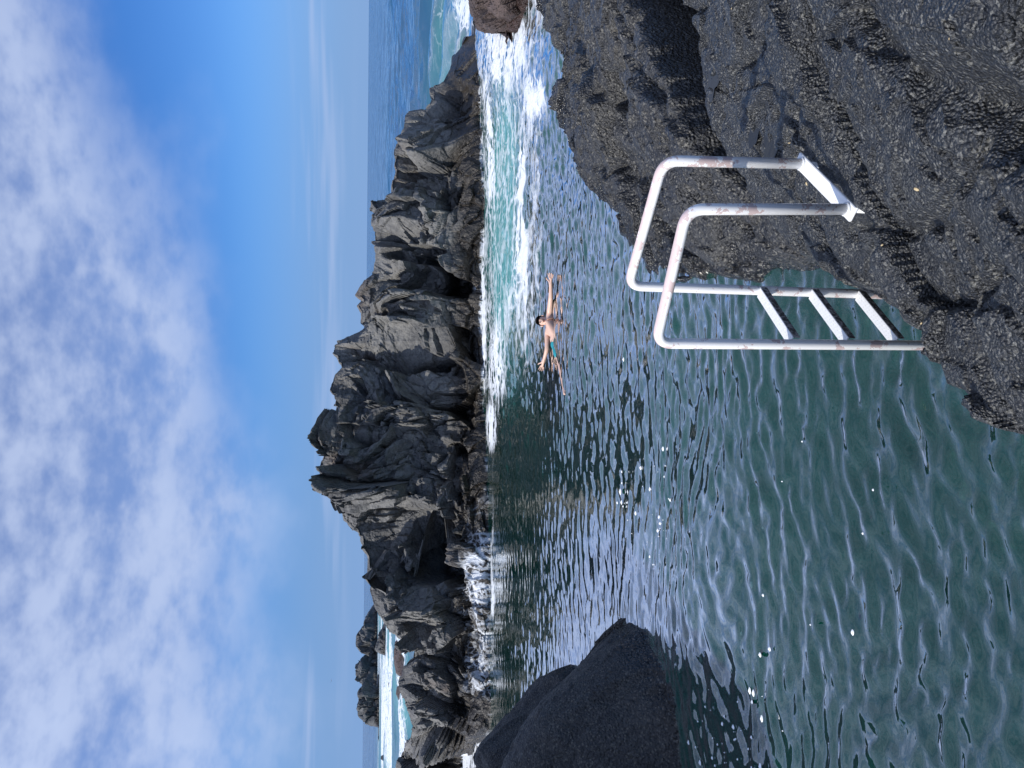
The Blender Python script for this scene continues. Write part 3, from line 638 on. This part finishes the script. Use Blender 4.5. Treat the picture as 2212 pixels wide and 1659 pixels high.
b = gr.n('ShaderNodeBsdfPrincipled'); gr.put(b.inputs['Base Color'], gr.mix(gr.step(gr.noise(gr.pos(), 40, 5, 0.7)['Fac'], 0.45, 0.6), (0.05, 0.043, 0.037), (0.33, 0.31, 0.29))); b.inputs['Roughness'].default_value = 0.6; out(gr, b.outputs[0])

def sweep(path, r, seg=20, bend=0.085, nb=9):
    """tube along a path with rounded corners"""
    pts = [Vector([float(c) for c in q]) for q in path]; line = [pts[0]]
    for a, b, c in zip(pts[:-2], pts[1:-1], pts[2:]):
        e1 = (a-b).normalized(); e2 = (c-b).normalized(); s = b+e1*bend; e = b+e2*bend
        for k in range(nb+1):
            t = k/nb; line.append(s*(1-t)**2+b*2*t*(1-t)+e*t*t)
    line.append(pts[-1])
    V = []; Fc = []
    tan = [(line[min(i+1, len(line)-1)]-line[max(i-1, 0)]).normalized() for i in range(len(line))]
    ref = tan[0].orthogonal().normalized()
    for i, q in enumerate(line):
        ref = (ref-tan[i]*ref.dot(tan[i])).normalized(); bi = tan[i].cross(ref)
        for k in range(seg):
            a = 2*math.pi*k/seg; V.append(q+ref*(r*math.cos(a))+bi*(r*math.sin(a)))
    n = len(line)
    for i in range(n-1):
        for k in range(seg): Fc.append((i*seg+k, i*seg+(k+1) % seg, (i+1)*seg+(k+1) % seg, (i+1)*seg+k))
    Fc.append(tuple(range(seg-1, -1, -1))); Fc.append(tuple(range((n-1)*seg, n*seg)))
    return V, Fc
def beam(a, b, side, up, w, h, bev=0.004):
    """bevelled bar from a to b, w along side, h along up"""
    a, b, side, up = Vector(a), Vector(b), Vector(side).normalized(), Vector(up).normalized(); V = []; Fc = []
    prof = [(-w/2+bev, -h/2), (w/2-bev, -h/2), (w/2, -h/2+bev), (w/2, h/2-bev), (w/2-bev, h/2), (-w/2+bev, h/2), (-w/2, h/2-bev), (-w/2, -h/2+bev)]
    for q in (a, b):
        for x, y in prof: V.append(q+side*x+up*y)
    for k in range(8): Fc.append((k, (k+1) % 8, 8+(k+1) % 8, 8+k))
    Fc.append(tuple(range(7, -1, -1))); Fc.append(tuple(range(8, 16)))
    return V, Fc
ZT = 1.8
A = at_z(917, 1417, ZT); Bq = at_z(1207, 1484, ZT); Cq = at_z(1041, 1357, ZT); Dq = at_z(1312, 1433, ZT)
A2 = np.array([0.236, 3.583, -0.9]); C2 = np.array([0.538, 4.014, -0.9]); A2[1] = A[1]; C2[1] = Cq[1]
Bb = at_y(1207, 1828, Bq[1]); Db = at_y(1305, 1731, Dq[1])
root = bpy.data.objects.new('ladder', None); COL.objects.link(root); root.location = Vector((float((Bb[0]+Db[0])/2), float((Bb[1]+Db[1])/2), float(min(Bb[2], Db[2])-0.03))); root.empty_display_size = 0.2
tag(root, 'white painted steel bathing ladder with flaking handrails fixed to the dark rock', 'ladder')
org = np.array(root.location)
def part(name, VF, mat, smooth=True, parent=root, o=org):
    return mesh_obj(name, [np.array(v)-o for v in VF[0]], VF[1], mat, parent=parent, smooth=smooth)
for (t0, t1, foot, low) in ((A, Bq, Bb, A2), (Cq, Dq, Db, C2)):
    o = part('handrail', sweep([low, t0, t1, foot], 0.0262), M['rail'])
    part_mod = o.data.polygons
along = Vector([float(c) for c in (Db-Bb)]).normalized(); across = along.cross(Vector((0, 0, 1))).normalized()
pb, pd = Vector([float(c) for c in Bb]), Vector([float(c) for c in Db])
part('base_plate', beam(pb-along*0.045+Vector((0, 0, -0.008)), pd+along*0.045+Vector((0, 0, -0.008)), across, Vector((0, 0, 1)), 0.075, 0.016), M['plate'], False)
for q in (pb, pd):
    V, Fc = sweep([q+Vector((0, 0, -0.001)), q+Vector((0, 0, 0.008))], 0.033, 20); part('weld_collar', (V, Fc), M['plate'])
for q in (pb, pd):                                   # anchor studs that pin the plate to the rock
    V, Fc = sweep([q+Vector((0, 0, -0.35)), q+Vector((0, 0, -0.012))], 0.014, 12); part('anchor_stud', (V, Fc), M['plate'])
inw = Vector([float(c) for c in (Bq-A)]); inw.z = 0; inw.normalize()
zs_near = [1.064, 0.752, 0.464, 0.17, -0.13, -0.43]; zs_far = [1.035, 0.716, 0.421, 0.13, -0.17, -0.47]
def on_post(top, low, z):
    t = (z-top[2])/(low[2]-top[2]); return Vector([float(c) for c in top+(low-top)*t])
for zn, zf in zip(zs_near, zs_far):
    a = on_post(A, A2, zn); c = on_post(Cq, C2, zf); e = (c-a).normalized(); a2 = a+e*0.020; c2 = c-e*0.020
    s = part('step', beam(a2+Vector((0, 0, 0)), c2, inw, Vector((0, 0, 1)), 0.062, 0.006, 0.002), M['tread_paint'], False)
    part('step_flange', beam(a2+inw*0.029+Vector((0, 0, -0.022)), c2+inw*0.029+Vector((0, 0, -0.022)), inw, Vector((0, 0, 1)), 0.005, 0.036, 0.0015), M['tread_dark'], False, parent=s)
    part('step_flange', beam(a2-inw*0.029+Vector((0, 0, -0.022)), c2-inw*0.029+Vector((0, 0, -0.022)), inw, Vector((0, 0, 1)), 0.005, 0.036, 0.0015), M['tread_dark'], False, parent=s)
    ln = (c2-a2).length; n = int(ln/0.026); V = []; Fc = []           # raised chequer bars
    for k in range(n):
        for row in (-1, 0, 1):
            q = a2+e*(0.016+k*0.026+(0.013 if row == 0 else 0))+inw*(row*0.017)+Vector((0, 0, 0.0036))
            d = (e+inw*(1 if (k+row) % 2 else -1)).normalized(); w = d.cross(Vector((0, 0, 1)))
            i = len(V); V += [q-d*0.009, q+w*0.0025, q+d*0.009, q-w*0.0025, q+Vector((0, 0, 0.0022))]
            Fc += [(i, i+1, i+4), (i+1, i+2, i+4), (i+2, i+3, i+4), (i+3, i, i+4)]
    t = part('tread_relief', (V, Fc), M['tread_paint'], False, parent=s); t['kind'] = 'stuff'

# ------------------------------------------------------------------ the swimmer
def solve_len(u, v, from_p, length, near=True):
    d = rays(u, v); d = d/np.linalg.norm(d); w = CAM-from_p; bq = w@d; c = w@w-length**2; disc = max(bq*bq-c, 0)
    return CAM+d*(-bq-(1 if near else -1)*math.sqrt(disc))
def skin_mesh(name, verts, edges, radii, mat, rootv=0, sub=2, parent=None, org=(0, 0, 0)):
    me = bpy.data.meshes.new(name+'_cage'); me.from_pydata([tuple(float(c) for c in (np.array(v)-np.array(org))) for v in verts], edges, [])
    ob = bpy.data.objects.new(name+'_cage', me); COL.objects.link(ob)
    md = ob.modifiers.new('skin', 'SKIN'); md.use_smooth_shade = True
    sv = me.skin_vertices[0].data
    for i, r in enumerate(radii):
        sv[i].radius = (r, r) if not isinstance(r, tuple) else r; sv[i].use_root = (i == rootv)
    s = ob.modifiers.new('sub', 'SUBSURF'); s.levels = sub; s.render_levels = sub
    dg = bpy.context.evaluated_depsgraph_get(); dg.update()
    nm = bpy.data.meshes.new_from_object(ob.evaluated_get(dg)); bpy.data.objects.remove(ob); bpy.data.meshes.remove(me)
    nm.name = name; nm.materials.clear(); nm.materials.append(mat)
    nm.polygons.foreach_set('use_smooth', np.ones(len(nm.polygons), bool))
    o = bpy.data.objects.new(name, nm); COL.objects.link(o); o.parent = parent
    return o
def plain(name, col, rough=0.5, noise_amt=0.0, sss=0.0):
    m, gr = new_mat(name); b = gr.n('ShaderNodeBsdfPrincipled')
    c = gr.mix(gr.noise(gr.pos(), 12, 4, 0.6)['Fac'], tuple(k*(1-noise_amt) for k in col), tuple(min(1, k*(1+noise_amt)) for k in col))
    gr.put(b.inputs['Base Color'], c); b.inputs['Roughness'].default_value = rough; out(gr, b.outputs[0]); return m
M['skin'] = plain('skin', (0.66, 0.43, 0.33), 0.42, 0.12); M['hair'] = plain('dark_hair', (0.018, 0.013, 0.011), 0.4, 0.3); M['lip'] = plain('lips', (0.42, 0.17, 0.14), 0.5)
M['trunks'] = plain('teal_trunks', (0.015, 0.27, 0.31), 0.6, 0.25); M['eye'] = plain('eye', (0.05, 0.035, 0.03), 0.2); M['white'] = plain('eye_white', (0.7, 0.68, 0.66), 0.3)
hc = at_z(966, 1171.5, 0.13)
pel = at_z(921, 1203.5, -0.085); nk = at_z(963, 1184, 0.05)
shR = at_z(981, 1187, 0.02); shL = at_z(942, 1183, 0.02)
elR = solve_len(1017, 1190.5, shR, 0.32, False); elR = at_z(1017, 1190.0, 0.05); wrR = at_z(1048, 1190, 0.07)
elL = at_z(906, 1182, 0.045); wrL = at_z(877, 1174, 0.08)
chest = (shR+shL)/2*0.62+pel*0.38+np.array([0, -0.05, 0.01])
belly = chest*0.45+pel*0.55
hipR = pel+np.array([0.09, -0.03, -0.02]); hipL = pel+np.array([-0.09, -0.02, 0.0])
knL = at_z(868, 1212.5, -0.035); anL = at_z(822, 1219.5, -0.02); toL = at_z(806, 1220, 0.0)
knR = at_z(930, 1221, -0.05); 
if np.linalg.norm(knR-hipR) > 0.6: knR = hipR+0.42*(knR-hipR)/np.linalg.norm(knR-hipR)
anR = knR+np.array([-0.06, -0.30, -0.16]); toR = anR+np.array([-0.03, -0.17, -0.02])
fup = np.array([0.10, 0.35, 0.93]); fup /= np.linalg.norm(fup); ffw = np.array([-0.05, -0.93, 0.36]); ffw -= fup*(ffw@fup); ffw /= np.linalg.norm(ffw); frt = np.cross(ffw, fup)
verts = [pel, belly, chest, nk, hc-fup*0.05+ffw*-0.01, hc, hc+fup*0.065, shR, elR, wrR, shL, elL, wrL, hipR, knR, anR, toR, hipL, knL, anL, toL]
edges = [(0, 1), (1, 2), (2, 3), (3, 4), (4, 5), (5, 6), (2, 7), (7, 8), (8, 9), (2, 10), (10, 11), (11, 12), (0, 13), (13, 14), (14, 15), (15, 16), (0, 17), (17, 18), (18, 19), (19, 20)]
radii = [(.14, .11), (.135, .10), (.155, .11), .06, .074, .090, .064, .062, .044, .030, .062, .044, .030, .085, .060, .042, .030, .085, .060, .040, .026]
def hand(wi, el, palm_n, thumb_dir):
    w = verts[wi]; d = w-verts[el]; d = d/np.linalg.norm(d); n = palm_n-d*(palm_n@d); n /= np.linalg.norm(n); sd = np.cross(n, d)
    if sd@thumb_dir < 0: sd = -sd
    i0 = len(verts); verts.append(w+d*0.06); radii.append((.034, .016)); edges.append((wi, i0))
    for k, (off, ln) in enumerate(((0.034, .075), (0.012, .088), (-0.012, .082), (-0.033, .062))):
        a = len(verts); b0 = w+d*0.095+sd*off; spread = d+sd*off*6; spread /= np.linalg.norm(spread)
        verts.extend([b0, b0+spread*ln*0.5, b0+spread*ln+n*0.018]); radii.extend([.0105, .0098, .008])
        edges.extend([(i0, a), (a, a+1), (a+1, a+2)])
    a = len(verts); verts.extend([w+d*0.035+sd*0.042, w+d*0.065+sd*0.078, w+d*0.09+sd*0.088]); radii.extend([.0135, .0115, .009]); edges.extend([(wi, a), (a, a+1), (a+1, a+2)])
palm = np.array([0, -0.85, 0.5])
hand(9, 8, palm, np.array([0, 0.3, 1.0])); hand(12, 11, palm, np.array([0, 0.3, 1.0]))
nose0 = len(verts)
pr = bpy.data.objects.new('person', None); COL.objects.link(pr); porg = np.array([pel[0], pel[1], pel[2]-0.1]); pr.location = Vector([float(c) for c in porg])
tag(pr, 'bearded person in teal swim trunks floating with arms spread wide', 'person')
body = skin_mesh('body', verts, edges, radii, M['skin'], 0, 2, pr, porg)
# trunks over hips and upper thighs
tv = [pel*0.7+belly*0.3, pel, hipR, hipR*0.42+knR*0.58, hipL, hipL*0.40+knL*0.60]
skin_mesh('trunks', tv, [(0, 1), (1, 2), (2, 3), (1, 4), (4, 5)], [(.15, .12), (.155, .125), .105, .092, .105, .092], M['trunks'], 1, 2, pr, porg)
def ellipsoid(name, c, ax3, rad, mat, cond=None, ns=22, nr=14, parent=None):
    V = []; Fc = []
    for i in range(nr+1):
        th_ = math.pi*i/nr
        for k in range(ns):
            ph = 2*math.pi*k/ns
            l = np.array([math.sin(th_)*math.cos(ph), math.sin(th_)*math.sin(ph), math.cos(th_)])
            V.append(np.array(c)+ax3[0]*l[0]*rad[0]+ax3[1]*l[1]*rad[1]+ax3[2]*l[2]*rad[2]-porg)
    for i in range(nr):
        for k in range(ns):
            q = (i*ns+k, i*ns+(k+1) % ns, (i+1)*ns+(k+1) % ns, (i+1)*ns+k)
            if cond is None or all(cond((V[j]+porg-np.array(c))@ax3[0], (V[j]+porg-np.array(c))@ax3[1], (V[j]+porg-np.array(c))@ax3[2]) for j in q): Fc.append(q)
    return mesh_obj(name, V, Fc, mat, parent=parent)
AX = (frt, ffw, fup)
hcx = hc+fup*0.01
ellipsoid('hair', hcx, AX, (.099, .107, .119), M['hair'], lambda x, y, z: (z > 0.062 + 0.45*max(y, 0)) or (y < -0.02 and z > -0.05), parent=pr)
ellipsoid('beard', hc-fup*0.060+ffw*0.032, AX, (.066, .064, .054), M['hair'], lambda x, y, z: z < -0.004-0.15*y and y > -0.03, parent=pr)
ellipsoid('nose', hc+ffw*0.100-fup*0.008, AX, (.014, .020, .026), M['skin'], parent=pr)
ellipsoid('mouth', hc+ffw*0.100-fup*0.052, AX, (.024, .010, .008), M['lip'], parent=pr)
ellipsoid('moustache', hc+ffw*0.097-fup*0.039, AX, (.032, .012, .008), M['hair'], parent=pr)
for sg in (-1, 1):
    ellipsoid('eye', hc+ffw*0.086+fup*0.018+frt*0.035*sg, AX, (.015, .010, .008), M['eye'], ns=12, nr=8, parent=pr)
    ellipsoid('eyebrow', hc+ffw*0.089+fup*0.038+frt*0.034*sg, AX, (.022, .009, .006), M['hair'], ns=12, nr=8, parent=pr)
    ellipsoid('ear', hc-fup*0.003+frt*0.094*sg, AX, (.012, .020, .030), M['skin'], ns=12, nr=8, parent=pr)

# ------------------------------------------------------------------ small things
random.seed(8)
# foam flecks drifting on the near water
V = []; Fc = []
def fleck(x, y, r, el):
    i = len(V); n = 8
    for k in range(n):
        a = 2*math.pi*k/n; V.append((x+r*el*math.cos(a), y+r*math.sin(a), 0.012))
    V.append((x, y, 0.02+r*0.35)); Fc.extend([(i+k, i+(k+1) % n, i+n) for k in range(n)])
for cu, cv, su, sv, n in ((60, 1580, 55, 45, 26), (120, 1540, 70, 70, 24), (560, 1450, 60, 40, 46), (480, 1400, 80, 50, 30), (370, 1500, 90, 80, 24), (600, 1430, 300, 160, 40)):
    for k in range(n):
        q = at_z(random.gauss(cu, su), random.gauss(cv, sv), 0.0)
        if q[0] > -6 and 3 < q[1] < 9.5: fleck(q[0], q[1], random.choice((0.006, 0.008, 0.010, 0.016, 0.024))*q[1]/7, random.uniform(0.8, 1.6))
M['foam'] = plain('foam_bubbles', (0.85, 0.87, 0.88), 0.7)
tag(mesh_obj('foam_flecks', V, Fc, M['foam']), 'white foam flecks drifting on the near water', 'foam', kind='stuff')

# a gull over the bay
q = at_y(188, 716, 190.0)
def gull():
    V = [(-.62, 0, .10), (-.30, .04, .16), (0, .10, .02), (.30, .04, .16), (.62, 0, .10), (-.30, -.12, .15), (0, -.12, .0), (.30, -.12, .15), (0, .28, .0), (0, -.34, -.01), (0, 0, -.09), (.06, 0, 0), (-.06, 0, 0)]
    Fc = [(0, 1, 5), (1, 2, 6, 5), (2, 3, 7, 6), (3, 4, 7), (8, 11, 10), (8, 10, 12), (9, 10, 11), (9, 12, 10), (8, 2, 11), (8, 12, 2), (9, 11, 6), (9, 6, 12)]
    return V, Fc
o = mesh_obj('gull', gull()[0], gull()[1], plain('gull_feathers', (0.10, 0.10, 0.11), 0.7), smooth=False); o.location = Vector([float(c) for c in q]); o.rotation_euler = (0.25, 0.2, 0.6)
tag(o, 'tiny dark gull flying in the sky above the far rocks', 'bird')
